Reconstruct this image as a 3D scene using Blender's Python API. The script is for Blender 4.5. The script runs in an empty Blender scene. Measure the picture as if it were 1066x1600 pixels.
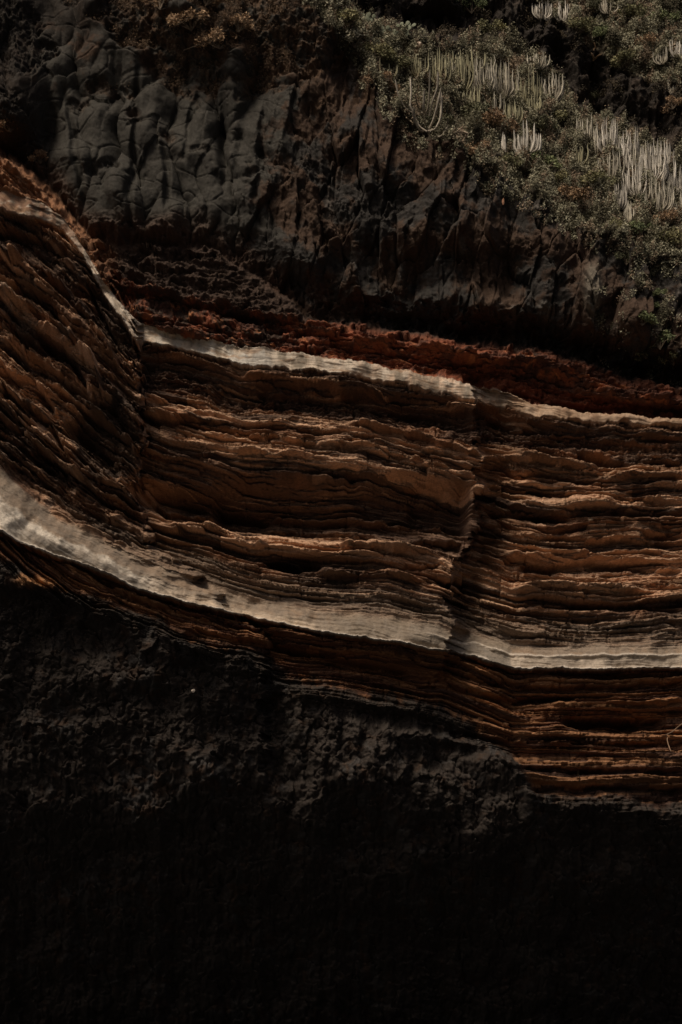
import bpy, math, random
import numpy as np
from mathutils import Vector

SC = bpy.context.scene
rng = np.random.default_rng(7)
random.seed(7)

# ------------------------------------------------------------------ camera
CAM = np.array([0.0, -110.0, 8.0]); TGT = np.array([0.0, 0.0, 30.0])
F = TGT - CAM; DIST = np.linalg.norm(F); F = F / DIST
RGT = np.array([1.0, 0, 0]); UPV = np.cross(RGT, F)
FPX = 800.0 / (30.0 / DIST)
cd = bpy.data.cameras.new('camera'); cam = bpy.data.objects.new('camera', cd); SC.collection.objects.link(cam)
cam.location = CAM; cam.rotation_euler = (math.pi / 2 + math.asin(F[2]), 0, 0)
cd.sensor_fit = 'VERTICAL'; cd.sensor_height = 36; cd.lens = 18.0 / (30.0 / DIST)
cd.clip_start = 0.5; cd.clip_end = 20000
SC.camera = cam
SC.render.resolution_x = 682; SC.render.resolution_y = 1024

# ------------------------------------------------------------------ light
SUN_EL = math.radians(49); SUN_AZ = math.radians(207)      # azimuth clockwise from +y (the cliff lies towards +y)
w = bpy.data.worlds.new('World'); SC.world = w; w.use_nodes = True
nt = w.node_tree; bg = nt.nodes['Background']
sky = nt.nodes.new('ShaderNodeTexSky'); sky.sky_type = 'NISHITA'; sky.sun_disc = False
sky.sun_elevation = SUN_EL; sky.sun_rotation = SUN_AZ; sky.dust_density = 6.0; sky.air_density = 0.6; sky.ozone_density = 0.3
nt.links.new(sky.outputs[0], bg.inputs[0]); bg.inputs[1].default_value = 0.078
sd = bpy.data.lights.new('sun', 'SUN'); sun = bpy.data.objects.new('sun', sd); SC.collection.objects.link(sun)
sd.energy = 4.0; sd.angle = math.radians(19); sd.color = (1.0, 0.87, 0.72)
dirv = Vector((math.sin(SUN_AZ) * math.cos(SUN_EL), math.cos(SUN_AZ) * math.cos(SUN_EL), math.sin(SUN_EL)))
sun.rotation_euler = dirv.to_track_quat('Z', 'Y').to_euler()
SC.view_settings.view_transform = 'Standard'; SC.view_settings.look = 'None'
SC.view_settings.exposure = -0.65; SC.view_settings.gamma = 1.0

# ------------------------------------------------------------------ noise tools
_A = rng.uniform(0, 2 * np.pi, (16, 256, 256)).astype(np.float32)
GX, GY = np.cos(_A), np.sin(_A)
RV = rng.random((16, 256, 256)).astype(np.float32)
def perlin(x, y, seed=0):
    x = np.asarray(x, np.float32); y = np.asarray(y, np.float32)
    k = seed % 16; off = (seed // 16) * 37
    x0 = np.floor(x); y0 = np.floor(y); fx = x - x0; fy = y - y0
    i = (x0.astype(np.int32) + off) & 255; j = (y0.astype(np.int32) + off * 3) & 255
    i1 = (i + 1) & 255; j1 = (j + 1) & 255
    gx, gy = GX[k], GY[k]
    a = gx[i, j] * fx + gy[i, j] * fy
    b = gx[i1, j] * (fx - 1) + gy[i1, j] * fy
    c = gx[i, j1] * fx + gy[i, j1] * (fy - 1)
    d = gx[i1, j1] * (fx - 1) + gy[i1, j1] * (fy - 1)
    sx = fx * fx * fx * (fx * (fx * 6 - 15) + 10); sy = fy * fy * fy * (fy * (fy * 6 - 15) + 10)
    return ((a + (b - a) * sx) * (1 - sy) + (c + (d - c) * sx) * sy) * 1.5
def fbm(x, y, o=4, seed=0, g=0.5):
    r = 0; a = 1.0; f = 1.0; n = 0
    for k in range(o):
        r = r + a * perlin(x * f + 17.3 * k, y * f - 9.1 * k, seed + k); n += a; a *= g; f *= 2.03
    return r / n
def voro(x, y, seed=0, jit=0.9):
    k = seed % 16
    x0 = np.floor(x).astype(np.int32); y0 = np.floor(y).astype(np.int32)
    F1 = np.full(x.shape, 9.0, np.float32); F2 = F1.copy()
    DX = np.zeros_like(F1); DY = np.zeros_like(F1); H1 = np.zeros_like(F1); H2 = H1.copy(); H3 = H1.copy()
    for a in (-1, 0, 1):
        for b in (-1, 0, 1):
            i = (x0 + a) & 255; j = (y0 + b) & 255
            px = x0 + a + 0.5 + (RV[k][i, j] - 0.5) * jit; py = y0 + b + 0.5 + (RV[(k + 1) % 16][i, j] - 0.5) * jit
            dx = x - px; dy = y - py; d = np.sqrt(dx * dx + dy * dy)
            m = d < F1
            F2 = np.where(m, F1, np.minimum(F2, d)); F1 = np.where(m, d, F1)
            DX = np.where(m, dx, DX); DY = np.where(m, dy, DY)
            H1 = np.where(m, RV[(k + 2) % 16][i, j], H1); H2 = np.where(m, RV[(k + 3) % 16][i, j], H2); H3 = np.where(m, RV[(k + 4) % 16][i, j], H3)
    return F1, F2, DX, DY, H1, H2, H3
def ss(x, a, b):
    t = np.clip((x - a) / (b - a), 0, 1); return t * t * (3 - 2 * t)
def curve(pts, sm=9):
    p = np.array(pts, float); xs = np.arange(-400, 1500, 1.0); ys = np.interp(xs, p[:, 0], p[:, 1])
    if sm > 1:
        k = np.hanning(sm * 2 + 1); k /= k.sum(); ys = np.convolve(np.pad(ys, sm, mode='edge'), k, 'valid')
    return lambda u: np.interp(u, xs, ys)
def mix(a, b, t): return a + (b - a) * t

# ------------------------------------------------------------------ the cliff's layer boundaries (in the photograph's pixels on the cliff face)
c0 = curve([(-300,130),(0,228),(50,263),(100,312),(125,352),(150,376),(200,386),(330,386),(400,430),(480,492),(560,505),(700,528),(850,543),(960,583),(1066,606),(1400,640)])
cr = curve([(-300,140),(0,236),(50,270),(100,322),(130,378),(160,415),(200,438),(300,465),(420,485),(480,500),(560,508),(700,532),(850,548),(960,588),(1066,612),(1400,650)])
c1 = curve([(-300,225),(0,298),(60,312),(100,338),(130,385),(160,435),(190,473),(215,503),(260,520),(350,539),(430,547),(560,566),(640,582),(733,600),(738,604),(780,608),(830,628),(900,642),(1066,656),(1400,670)], 4)
c2 = curve([(-300,250),(0,332),(60,345),(100,362),(130,402),(160,458),(190,500),(215,542),(280,551),(360,573),(375,578),(440,580),(560,592),(640,608),(733,628),(738,630),(800,646),(850,657),(900,662),(1066,669),(1400,690)], 4)
c3 = curve([(-300,600),(0,735),(40,775),(100,815),(150,843),(200,866),(260,893),(320,908),(400,925),(500,943),(600,952),(690,966),(740,988),(800,1012),(900,1014),(1066,1010),(1400,1010)], 8)
c4 = curve([(-300,760),(0,833),(60,861),(150,893),(220,922),(300,946),(400,969),(500,990),(600,1003),(699,1021),(702,1017),(740,1030),(800,1047),(900,1049),(1066,1046),(1400,1046)], 4)
c5 = curve([(-300,790),(0,866),(60,905),(100,916),(200,942),(300,996),(400,1022),(480,1058),(560,1074),(640,1088),(720,1120),(800,1165),(840,1235),(1066,1255),(1400,1260)], 12)
T = curve([(-400,-900),(380,-300),(440,-90),(470,-5),(540,82),(600,160),(640,200),(720,238),(790,290),(850,322),(930,372),(1000,392),(1066,410),(1400,520)], 10)
RG = curve([(-400,-900),(440,-260),(520,-60),(560,18),(640,62),(700,74),(760,50),(810,66),(880,118),(900,165),(960,188),(1066,245),(1400,330)], 10)
R2 = curve([(-400,-900),(640,-300),(740,-40),(860,15),(890,50),(960,100),(1066,128),(1400,220)], 14)
def at(l):  # curve through (v, u) points
    p = np.array(l, float); return lambda v: np.interp(v, p[:, 0], p[:, 1])
EDGE = at([(560,733),(605,735),(650,748),(700,752),(760,746),(830,744),(858,716),(890,702),(1030,701),(1080,660)])
LEDG = at([(300,120),(380,150),(440,180),(500,214),(560,222),(700,222),(780,214),(860,250),(920,330),(1000,420)])

# ------------------------------------------------------------------ sample grid
def axis(a, b, lo, hi, st, coarse):
    return np.concatenate([np.arange(a, lo, coarse), np.arange(lo, hi, st), np.arange(hi, b + coarse, coarse)])
UU = axis(-300, 1366, -12, 1080, 1.3, 6.0); VV = np.concatenate([np.arange(-190, -10, 6.0), np.arange(-10, 490, 1.3), np.arange(490, 1180, .9), np.arange(1180, 1612, 1.5), np.arange(1612, 1796, 6.0)])
U, V = np.meshgrid(UU.astype(np.float32), VV.astype(np.float32))
C0, CR, C1, C2, C3, C4, C5 = [c(U).astype(np.float32) for c in (c0, cr, c1, c2, c3, c4, c5)]
TT, RR, R2R = T(U).astype(np.float32), RG(U).astype(np.float32), R2(U).astype(np.float32)
C2s, C3s = C2.copy(), C3.copy()
C1 = C1 + 2.5; C2 = C2 - 1.5
C3 = C3 + 15 * ss(U, 260, 360) * (1 - ss(U, 700, 780))
# ragged natural edges
wob = fbm(U / 60, V / 60, 4, 1) * 14
C0 = C0 + wob + fbm(U / 14, V / 14, 3, 3) * 7; CR = CR + wob * 0.5 + fbm(U / 12, V / 10, 3, 4) * 4
C1 = C1 + fbm(U / 40, V * 0, 4, 2, .6) * 5 + fbm(U / 10, V / 14, 3, 5, .7) * 4
C2 = C2 + fbm(U / 34, V * 0 + 5, 3, 6) * 8 + fbm(U / 9, V / 14, 3, 7, .7) * 4.5
C3 = C3 + fbm(U / 60, V * 0 + 9, 5, 8, .6) * 12
C4 = C4 + fbm(U / 50, V * 0 + 3, 3, 9) * 4 + fbm(U / 9, V / 14, 3, 10, .7) * 2.6
C5 = C5 + fbm(U / 70, V / 70, 4, 11) * 22
TT = TT + fbm(U / 45, V * 0 + 1, 4, 12) * 22; RR = RR + fbm(U / 40, V * 0 + 2, 4, 13) * 16; R2R = R2R + fbm(U / 50, V / 50, 4, 14) * 30

# region weights
ASH = np.minimum(ss(V, C1 - 1.5, C1 + 1.5), 1 - ss(V, C2 - 1.5, C2 + 1.5))
ASL = np.minimum(ss(V, C3 - 7, C3 + 7), 1 - ss(V, C4 - 1.2, C4 + 1.2))
inD = (V >= C2) & (V < C3)
REG = np.zeros(U.shape, np.int8)                 # 0 basalt
REG[V > C0] = 1                                   # red scoria
REG[V > C1] = 2                                   # upper ash
REG[V > C2] = 3                                   # banded wall
REG[V > C3] = 4                                   # lower ash
REG[V > C4] = 5                                   # thin beds below
REG[V > C5] = 6                                   # rubble base
REG[(V < TT)] = 7                                 # hillside
REG[(V < RR)] = 8                                 # rear rock
REG[(V < R2R) & (V < RR)] = 9                     # rear hillside

# ------------------------------------------------------------------ macro relief P (metres towards the viewer)
S = np.where(V < C2s, V - C2s, np.where(V < C3s, (V - C2s) / (C3s - C2s) * 360.0, 360 + (V - C3s)))
ed = EDGE(V) + fbm(V / 26, U * 0, 3, 20) * 6 + fbm(V / 5, U * 0, 2, 21) * 2.5
ledg = LEDG(V) + fbm(V / 26, U * 0 + 4, 4, 22, .6) * 20
jag = lambda d, r_: RV[r_][np.floor((S + fbm(U / 30, S / 20, 2, 20) * 3) / d).astype(int) & 255, 5] - .5
ed = ed + jag(13, 2) * 15 + jag(5, 5) * 7; ledg = ledg + jag(17, 3) * 16 + jag(6, 6) * 9
stepL = (U < ledg).astype(np.float32)
C2l = 338 + np.where(U > 0, U * .82, U * .5); SL = (V - C2l) / (C3s - C2l) * 360.0; S = np.where((stepL > 0) & (V < C3s), SL, S)
left = .62 * np.clip((ledg - U) / 9, 0, 1) + .38 * np.clip((ledg - U) / 85, 0, 1)                                            # 1 on the left buttress
P = np.zeros_like(U); M = 26.65
butt = left * ss(V, C0 - 2, C0 + 22) * (1 - ss(V, 880, 1330))
P += 3.4 * butt
P += 0.9 * (1 - ss(U, 0, 110)) * butt
band = ss(V, C1 - 6, C1 + 6)
fade = (1 - ss(V, 985, 1080))
rt = ss(U, 430, 735) * (U < ed) + 0.0
rt = ss(U, 430, 735) * (1 - ss(U, ed - 1, ed + 2))
P += 2.2 * rt * band * fade
P += band * (-1.7 * np.exp(-((U - ed - 30) / 30.0) ** 2) + 0.9 * ss(U, 790, 1066)) * ss(U, ed - 1, ed + 4) * (0.25 + 0.75 * fade)
P += band * fade * -0.8 * np.exp(-((U - 300) / 90.0) ** 2) * (1 - left)
# lower-ash shoulder: surface flares outwards down to its foot
P += 1.3 * ss(V, C3 - 60, C4) * (1 - ss(V, C4, C4 + 6) * 0.75)
# red layer under the overhang
red = ss(V, C0, C0 + 8) * (1 - ss(V, C1 - 5, C1 + 2))
tr = np.clip((V - CR) / np.maximum(C1 - CR, 6), 0, 1)
P += red * mix(0.15, mix(0.5, 1.3, ss(U, 430, 600)) * np.exp(-((tr - 0.25) / 0.28) ** 2) - 1.2 * ss(tr, 0.5, 0.8) * ss(U, 640, 780), ss(U, 240, 420))
# basalt above
dB = (C0 - V)
bas = 1 - ss(V, C0 - 2, C0 + 6)
ov = mix(0.3, 2.4, ss(U, 350, 620))
P += bas * (ov * ss(dB, 0, 72) - mix(0.2, 1.6, ss(U, 380, 600)) * (1 - ss(dB, 5, 60)))
P += bas * 0.006 * np.clip(dB - 100, 0, 400) * ss(U, 200, 500) * 0.4
P += bas * 2.2 * (1 - ss(U, 10, 90)) * (1 - ss(V, 190, 260)) 
P += bas * 1.6 * ss(V, 130, -10) * 0 + bas * 1.3 * (1 - ss(V, 20, 120)) * ss(U, 60, 200)
# base: rubble, then an added undercut, shaped to put the foot in shade
P += ss(V, C5 - 20, C5 + 30) * 0.5
P += -ss(V, C5 - 70, C5 - 10) * (1 - ss(V, C5 - 8, C5 + 20)) * 1.3 * ss(U, 380, 520)
P -= 0.40 * np.clip(V - C5 - 4, 0, None) / M + 1.4 * np.where(V > 1210, np.sqrt((V - 1210) ** 2 + 90 ** 2) - 90, 0) / M 
# hillside

fr = ss(V, TT + 6, TT - 6) if False else (1 - ss(V, TT - 8, TT + 8))
P -= np.clip(TT - V, 0, None) / M * 1.05
P -= (1 - ss(V, RR - 5, RR + 1)) * 3.2 + np.clip(RR - V, 0, None) / M * (-0.75) * (V > R2R)
P -= np.where(V < R2R, np.clip(RR - R2R, 0, None) / M * (-0.75), 0)

# hollows and bulges seen in the photograph: u, v, ru, rv, metres, rotation (deg)
BL = [(470,815,210,34,-2.2,3),(650,780,90,40,-1.2,8),(300,775,90,16,-1.0,14),(470,882,48,7,-1.4,2),(845,812,48,6,-1.0,2),(960,1128,75,20,-1.6,0),
 (520,640,190,20,-.7,4),(660,648,80,24,-.6,4),(130,690,60,50,-1.6,35),(40,610,70,16,-.9,28),(100,560,60,12,-.8,38),(60,470,60,10,-.8,30),(30,380,50,22,-.9,15),
 (190,620,26,60,-.8,-10),(150,500,24,50,-.9,-20),(60,760,50,14,-1.,35),(270,480,110,12,-1.1,12),(430,510,90,14,-1.3,14),(640,545,60,6,-.5,8),(850,585,150,16,-.9,8),
 (900,690,60,10,-.7,2),(850,780,80,7,-.6,2),(980,700,40,16,-.6,0),(700,1000,0.1,0.1,0,0),(560,1040,170,12,-1.,8),(860,1180,180,10,-.8,4),(900,1095,120,8,-.6,3),(640,1130,140,14,-.8,10),
 (550,130,26,60,-2.2,-20),(610,430,80,50,-1.5,10),(750,430,90,40,-1.2,0),(460,440,70,30,-.8,20),(390,190,14,80,-.8,12),(820,285,16,14,-1.5,0),(840,345,22,50,.9,0),(925,455,20,46,1.6,-4),(985,500,26,24,.8,0),
 (870,400,26,60,.9,6),(760,390,22,60,.8,-8),(700,330,26,60,.9,-25),(600,250,18,46,.9,-30),(520,440,24,40,-.7,0),(350,240,7,60,-1.5,-3),(345,190,5,30,-.5,-3),(212,250,6,110,-1.7,3),(262,300,5,70,-1.0,-6),(120,250,6,80,-1.2,-14),(300,200,5,60,-.9,10),(410,250,7,90,-1.4,4),(150,900,70,10,-.7,25),(60,915,40,12,.6,0),
 (130,985,70,40,-1.6,30),(50,1000,60,70,-.8,0),(250,1010,60,20,.5,20),(560,1180,80,60,.7,20),(760,1300,90,50,1.2,-35),(300,1200,70,60,.6,0),(640,1380,90,60,1.2,0),(930,1380,110,40,1.0,15),
 (630,1290,24,70,.7,-25),(40,1240,60,60,.7,0),(480,1300,40,90,.7,5),(235,1270,40,60,.6,0),
 (25,160,40,70,1.4,10),(330,60,90,40,1.1,30),(80,200,14,40,-.8,0),(650,30,110,22,-2.0,10),(720,20,60,30,-1.,0),(900,140,60,70,-1.5,-30),(1000,200,60,40,-1.,30),(960,230,0.1,.1,0,0)]
wcl = (fbm(V / 95, U / 200, 2, 32) * 16).astype(np.float32)
for (bu, bv, ru, rv, h, a) in BL:
    if h == 0: continue
    c, s_ = math.cos(math.radians(a)), math.sin(math.radians(a))
    du = (U - bu + (wcl if ru < 8 else 0)) * c + (V - bv) * s_; h = h * (.42 if ru < 8 else 1); dv = -(U - bu) * s_ + (V - bv) * c
    q = (du / ru) ** 2 + (dv / rv) ** 2
    P += h * np.exp(-q ** 1.4)

# ------------------------------------------------------------------ fine relief D (metres)
D = np.zeros_like(U)
# --- beds of the layered wall
su = U + fbm(U / 50, V / 50, 3, 23) * 10
St = stepL * (fbm(U / 55, V / 55, 4, 33) * 8 + 26) + 9 * (U > ed) * (V < 1000) + S + fbm(U / 230, S / 150, 3, 24) * 16 + fbm(U / 60, S / 40, 2, 25) * 1.6
k1 = [0,8,18,24,30,66,74,79,84,88,96,101,112,117,124,130,148,152,160,170,176,186,200,230,255,262,268,276,296,300,307,312,330,352,360]
v1 = [.1,.38,.35,-.25,-.4,-.5,.1,.5,.55,.3,.6,.38,.6,.25,.4,.5,.38,.1,.45,.3,-.5,-.85,-1.1,-1.2,-.9,-.1,.35,.75,.75,.1,.05,.55,.75,.6,.7]
prof = np.interp(St, k1, v1).astype(np.float32)
mb = ((V > C2 + 2) & (V < C3 + 20)).astype(np.float32) * (1 - ss(V, C3 - 28, C3 + 4))
mb2 = ss(V, C4 + 1, C4 + 5) * (1 - ss(V, C5 + 5, C5 + 50))                       # thin beds below the lower ash
def slabs(St, u, tmin, tmax, seed, wlo, whi, joint=.25):
    """broken slabs: beds of random thickness, each split by upright joints into blocks that stand out by different amounts"""
    r = np.random.default_rng(seed); th = tmin + (tmax - tmin) * r.random(900) ** 2.2; e = -420 + np.cumsum(th); e = e[e < 1100]
    k = np.clip(np.searchsorted(e, St) - 1, 0, len(e) - 2); t = np.clip((St - e[k]) / (e[k + 1] - e[k]), 0, 1).astype(np.float32)
    w_ = r.uniform(wlo, whi, len(e))[k]; ph = r.random(len(e))[k] * 50
    x = u / w_ + ph + .22 * perlin(u / (w_ * 1.1) + ph, k * .73, seed); c = np.floor(x); f = x - c
    hsh = RV[seed % 16][c.astype(int) & 255, k & 255]
    pr = perlin(u / 210 + 13.7 * k, k * .37 + .5, seed + 1) * 1.9
    tpx = (e[k + 1] - e[k]) * np.minimum(t, 1 - t)
    slot = -(1.9 * RV[(seed + 7) % 16][k & 255, 3] ** 1.5 * (1 - ss(tpx, .4, 1.9)) * (.6 + perlin(u / 120 + k * 3.1, k * .5, seed + 2)).clip(0, 1.3))
    jt = -joint * (1 - ss(np.minimum(f, 1 - f) * w_, .3, 1.8))
    hard = RV[(seed + 5) % 16][k & 255, (k * 7) & 255]; slabs.tint = (hard * .72 + .28 * hsh).astype(np.float32)
    return (pr * .40 + (hard - .5) * 1.1 + (hsh - .5) * .7 + slot + jt + .22 * (1 - (2 * t - 1) ** 4) - .25 * t).astype(np.float32)
Sw = St + fbm(U / 30, S / 14, 3, 35) * .9
med = slabs(Sw, U, 9, 30, 101, 60, 210, .35)
tintM = slabs.tint
fin = slabs(Sw + 3 + fbm(U / 14, S / 8, 2, 44) * .3, U, 2.8, 8, 104, 24, 140, .3)
tintF = slabs.tint
lam = perlin(U / 80, St / 3.2, 46) + .6 * perlin(U / 30, St / 1.9, 47)
F1, F2, dx, dy, h1, h2, h3 = voro(su / 74 + fbm(U / 20, V / 20, 2, 48) * .12, St / 15, 3)
blk = (h1 - .5) * 1.0 + dx * (h2 - .5) * .8 - .25 * (1 - ss(F2 - F1, 0, .10))
F1b, F2b, dxb, dyb, h1b, _, _ = voro(su / 30, St / 7.5, 5)
blk2 = (h1b - .5) - .3 * (1 - ss(F2b - F1b, 0, .14))
lumps = fbm(U / 14, V / 11, 5, 50, .6)
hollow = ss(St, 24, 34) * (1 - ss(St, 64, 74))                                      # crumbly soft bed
rightw = ss(U, ed, ed + 20)
amp = mix(1.0, 0.72, rightw)
nn = perlin(U / 150, St / 15, 26) + .35 * perlin(su / 50, St / 9, 27)
notch = -ss(nn, .18, .34) * .75 + ss(-nn, .2, .32) * .38
nn2 = perlin(su / 48, St / 5.5, 28); notch2 = -ss(nn2, .2, .34) * .28 + ss(-nn2, .25, .35) * .12
crk = -np.exp(-(np.abs(perlin(U / 60 + 3, St / 90, 29) + .25 * perlin(U / 9, St / 12, 17)) / .016) ** 2) * .22 * (perlin(U / 60, St / 40, 16) > .05)
lat = 1.0 + .6 * perlin(U / 140, St / 55, 18)
mod1 = .2 + 1.3 * ss(perlin(U / 120, St / 36, 7), -.25, .35); mod2 = .5 + .9 * ss(perlin(U / 90, St / 30, 8), -.2, .3)
bed = (prof * amp * lat * .95 + med * .52 * mod1 + fin * .34 * mod2 + lam * .03 + blk * .12 + blk2 * .05 + notch * mix(.35, .6, rightw) + notch2 * .7 + crk + lumps * (.24 + .5 * hollow))
# left buttress: coarser, scalloped and pitted beds
Fh, Fh2, _, _, hh, _, _ = voro(su / 46 + fbm(U / 25, V / 25, 3, 52) * .5, St / 19 + fbm(U / 25, V / 25, 3, 53) * .5, 7)
scal = -np.clip(.55 - Fh, 0, 1) * (hh * 1.9) + .10
Fp, Fp2, _, _, hp, _, _ = voro(U / 11 + fbm(U / 9, V / 9, 2, 54) * .4, V / 9, 9)
pits = -np.clip(.5 - Fp, 0, 1) * hp
ch = fbm(U / 44, V / 30, 5, 19, .6)
F7, _, ix_, iy_, pa, pb, pc = voro(U / 44 + V / 90 + fbm(U / 20, V / 20, 2, 37) * .3, V / 30 - U / 60 + fbm(U / 20, V / 20, 2, 38) * .3, 4)
bedL = ((pa - .5) * .6 + ix_ * (pb - .5) * .6 + prof * .8 + med * .85 * mod1 + fin * .36 * mod2 + scal * .35 + pits * .4 + lumps * .38 + blk * .18 + perlin(U/60,St/22,51)*.7 + notch * .7 + notch2 * .6 + ch * .7)
D += mb * mix(bed, bedL, left)
D += mb2 * (med * .36 + fin * .34 + blk * .3 + blk2 * .15 + lumps * .22 + lam * .04 + perlin(U / 110, St / 20, 55) * .5 + .1)
# --- ledges and slots traced bed by bed
def trace(pts, h, th, em=14):
    p = np.array(pts, float); ja, jb = np.searchsorted(UU, [p[0, 0] - 8, p[-1, 0] + 8]); reach = th * 2.4 + 16
    ia, ib = np.searchsorted(VV, [p[:, 1].min() - reach, p[:, 1].max() + reach]); u = UU[ja:jb]; v = VV[ia:ib, None]
    vl = np.interp(u, p[:, 0], p[:, 1]) + fbm(u / 34, u * 0 + h * 7 + p[0, 1], 4, 15) * 7
    w_ = ss(u, p[0, 0] - em * .3, p[0, 0] + em) * (1 - ss(u, p[-1, 0] - em, p[-1, 0] + em * .3)) * (.9 + (.5 if th < 15 else .12) * perlin(u / 60, u * 0 + p[0, 1], 3))
    d = v - vl[None]; a = np.where(d < 0, d / (th * (.3 if h < 0 else .9)), d / (th * (1.1 if h < 0 else .4)))
    D[ia:ib, ja:jb] += h * 1.4 * w_[None] * np.exp(-np.abs(a) ** 2.4)
for p_, h_, t_ in [
 ([(229,655),(305,667),(381,684),(440,686),(500,694)],-.8,5),([(305,662),(539,678),(650,700),(738,722)],-.6,4),([(420,692),(560,702),(735,735)],-.5,4),
 ([(214,763),(240,775),(262,800),(330,820)],-1.3,12),([(240,790),(330,806),(420,822),(600,838)],-.7,7),([(539,737),(630,745),(715,757),(742,762)],-.9,8),
 ([(399,597),(460,600),(527,608)],-.8,6),([(533,614),(620,618),(715,634)],-.8,6),([(225,628),(300,632),(380,640)],-.5,5),([(415,881),(450,883),(505,890)],-1.6,7),([(505,893),(600,890),(690,886)],-.5,3.5),
 ([(640,840),(690,838),(727,842)],-1.4,9),([(600,800),(680,806),(732,812)],-1.0,9),([(330,766),(450,756),(600,762),(735,772)],-1.9,50),([(230,762),(330,778),(420,798)],-1.6,18),([(420,800),(560,806),(700,812)],.9,7),([(330,612),(500,612),(640,628),(738,648)],-.8,24),([(640,775),(735,782)],-1.0,26),
 ([(905,706),(940,712),(985,724)],-1.4,10),([(758,768),(860,772),(1038,785)],-.8,4),([(813,692),(860,700),(903,720)],-.7,5),([(832,808),(850,806),(888,812)],-1.6,5),([(788,905),(880,903),(983,912)],-.7,5),
 ([(843,950),(940,946),(1060,955)],-.7,5),([(813,878),(900,874),(1066,890)],-.8,6),([(790,835),(860,838),(1060,846)],-.6,6),([(780,745),(850,744),(930,757)],-.6,5),([(1010,715),(1066,722)],-.8,6),([(950,800),(1066,806)],-.7,5),
 ([(765,655),(840,668),(890,676)],-.5,4),([(1000,830),(1066,836)],-.8,8),([(760,800),(800,803),(835,806)],-.6,5),
 ([(533,864),(600,862),(690,872)],.9,9),([(500,903),(600,901),(692,914)],.8,9),([(270,832),(340,838),(420,862)],.9,10),([(540,664),(640,680),(752,714)],.7,7),([(222,650),(300,659),(380,678)],.6,7),
 ([(222,700),(330,712),(460,716)],.3,6),([(215,745),(280,765),(330,790),(420,808)],.8,9),([(225,545),(300,562),(370,580)],.5,10),([(380,588),(480,588),(560,602)],.5,7),
 ([(760,722),(850,724),(935,742)],.8,9),([(780,866),(880,864),(1010,872)],.6,7),([(800,925),(900,921),(1000,926)],.7,8),([(930,690),(1000,694)],.5,7),([(760,790),(880,792),(1000,800)],.4,7),([(950,745),(1066,752)],.6,10),
 ([(-20,395),(65,425),(112,458)],1.0,10),([(-20,455),(50,485),(110,525),(150,575),(165,635)],1.2,12),([(-20,595),(65,650),(95,690)],.9,9),([(-20,640),(40,680),(85,720),(104,752)],1.1,9),
 ([(110,600),(150,645),(200,685),(222,722)],1.0,9),([(105,745),(160,765),(215,790)],.9,9),([(-20,700),(30,735),(80,765)],.8,8),([(120,470),(165,540),(200,600)],.8,10),
 ([(-20,560),(50,590),(88,640)],-1.2,14),([(0,440),(60,470),(112,515)],-1.0,9),([(60,520),(110,560),(140,610)],-1.2,14),([(100,655),(150,690),(190,740)],-1.3,22),([(-20,500),(30,520),(70,545)],-.8,8),
 ([(30,625),(80,665),(110,720)],-.9,9),([(130,420),(150,470),(190,540)],-.9,9),([(-20,345),(60,372),(110,400)],-1.0,12),([(-20,668),(40,705),(90,745)],-1.0,8),
 ([(150,905),(220,940),(300,962),(430,992)],-.6,6),([(300,985),(420,1006),(520,1030),(640,1050)],-.9,9),([(420,985),(520,1010),(640,1024)],.5,8),([(640,1028),(740,1062),(860,1078),(1066,1068)],-.6,6),
 ([(860,1100),(960,1102),(1066,1096)],.6,9),([(700,1070),(800,1094),(900,1090)],-.7,7),([(880,1125),(960,1130),(1040,1124)],-1.6,13),([(700,1140),(820,1162),(1066,1160)],-.8,10),([(820,1200),(1066,1204)],-.7,6),([(830,1232),(1066,1232)],-.6,5)]:
    trace(p_, h_, t_)
# --- ash bands: smooth, faint laminae, flow-like cheeks, edges that lip out
ashm = np.maximum(ASH, ss(V, C3 - 24, C3) * (1 - ss(V, C4 - 1, C4 + 1)))
D += ashm * (fbm(U / 60, V / 60, 3, 56) * .6 + fbm(U / 12, V / 12, 4, 57) * .07 + blk * .07 + .03 * lam + perlin(U / 14, V / 80, 58) * .12 * ASH)
D += ASH * .45 * (1 - left * .5) + .45 * np.exp(-((V - C4 + 2) / 2.2) ** 2) - .35 * ss(V, C4, C4 + 3) * (1 - ss(V, C4 + 4, C4 + 14))
D += ASL * .22 * np.exp(-((V - (C3 + (C4 - C3) * .35)) / 3.0) ** 2) * ss(U, 640, 720)
# --- red scoria: knobbly
_, _, _, _, na0, _, _ = voro(U / 34 + fbm(U / 20, V / 20, 2, 49) * .6, V / 17 + fbm(U / 20, V / 20, 2, 50) * .6, 14)
Fs, Fs2, _, _, hs, _, _ = voro(U / 9 + fbm(U / 8, V / 8, 2, 60) * .5, V / 8, 11)
knob = ss(Fs2 - Fs, 0, .5) * .5 - .25 + (hs - .5) * .5
D += red * (knob * .12 + (na0 - .5) * .9 + med * .3 * (1 - ss(CR - V, -4, 6)) + fbm(U / 26, V / 16, 5, 61, .6) * .75 + perlin(U / 90, (V - CR) / 8, 62) * .30 + fin * .1)
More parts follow.
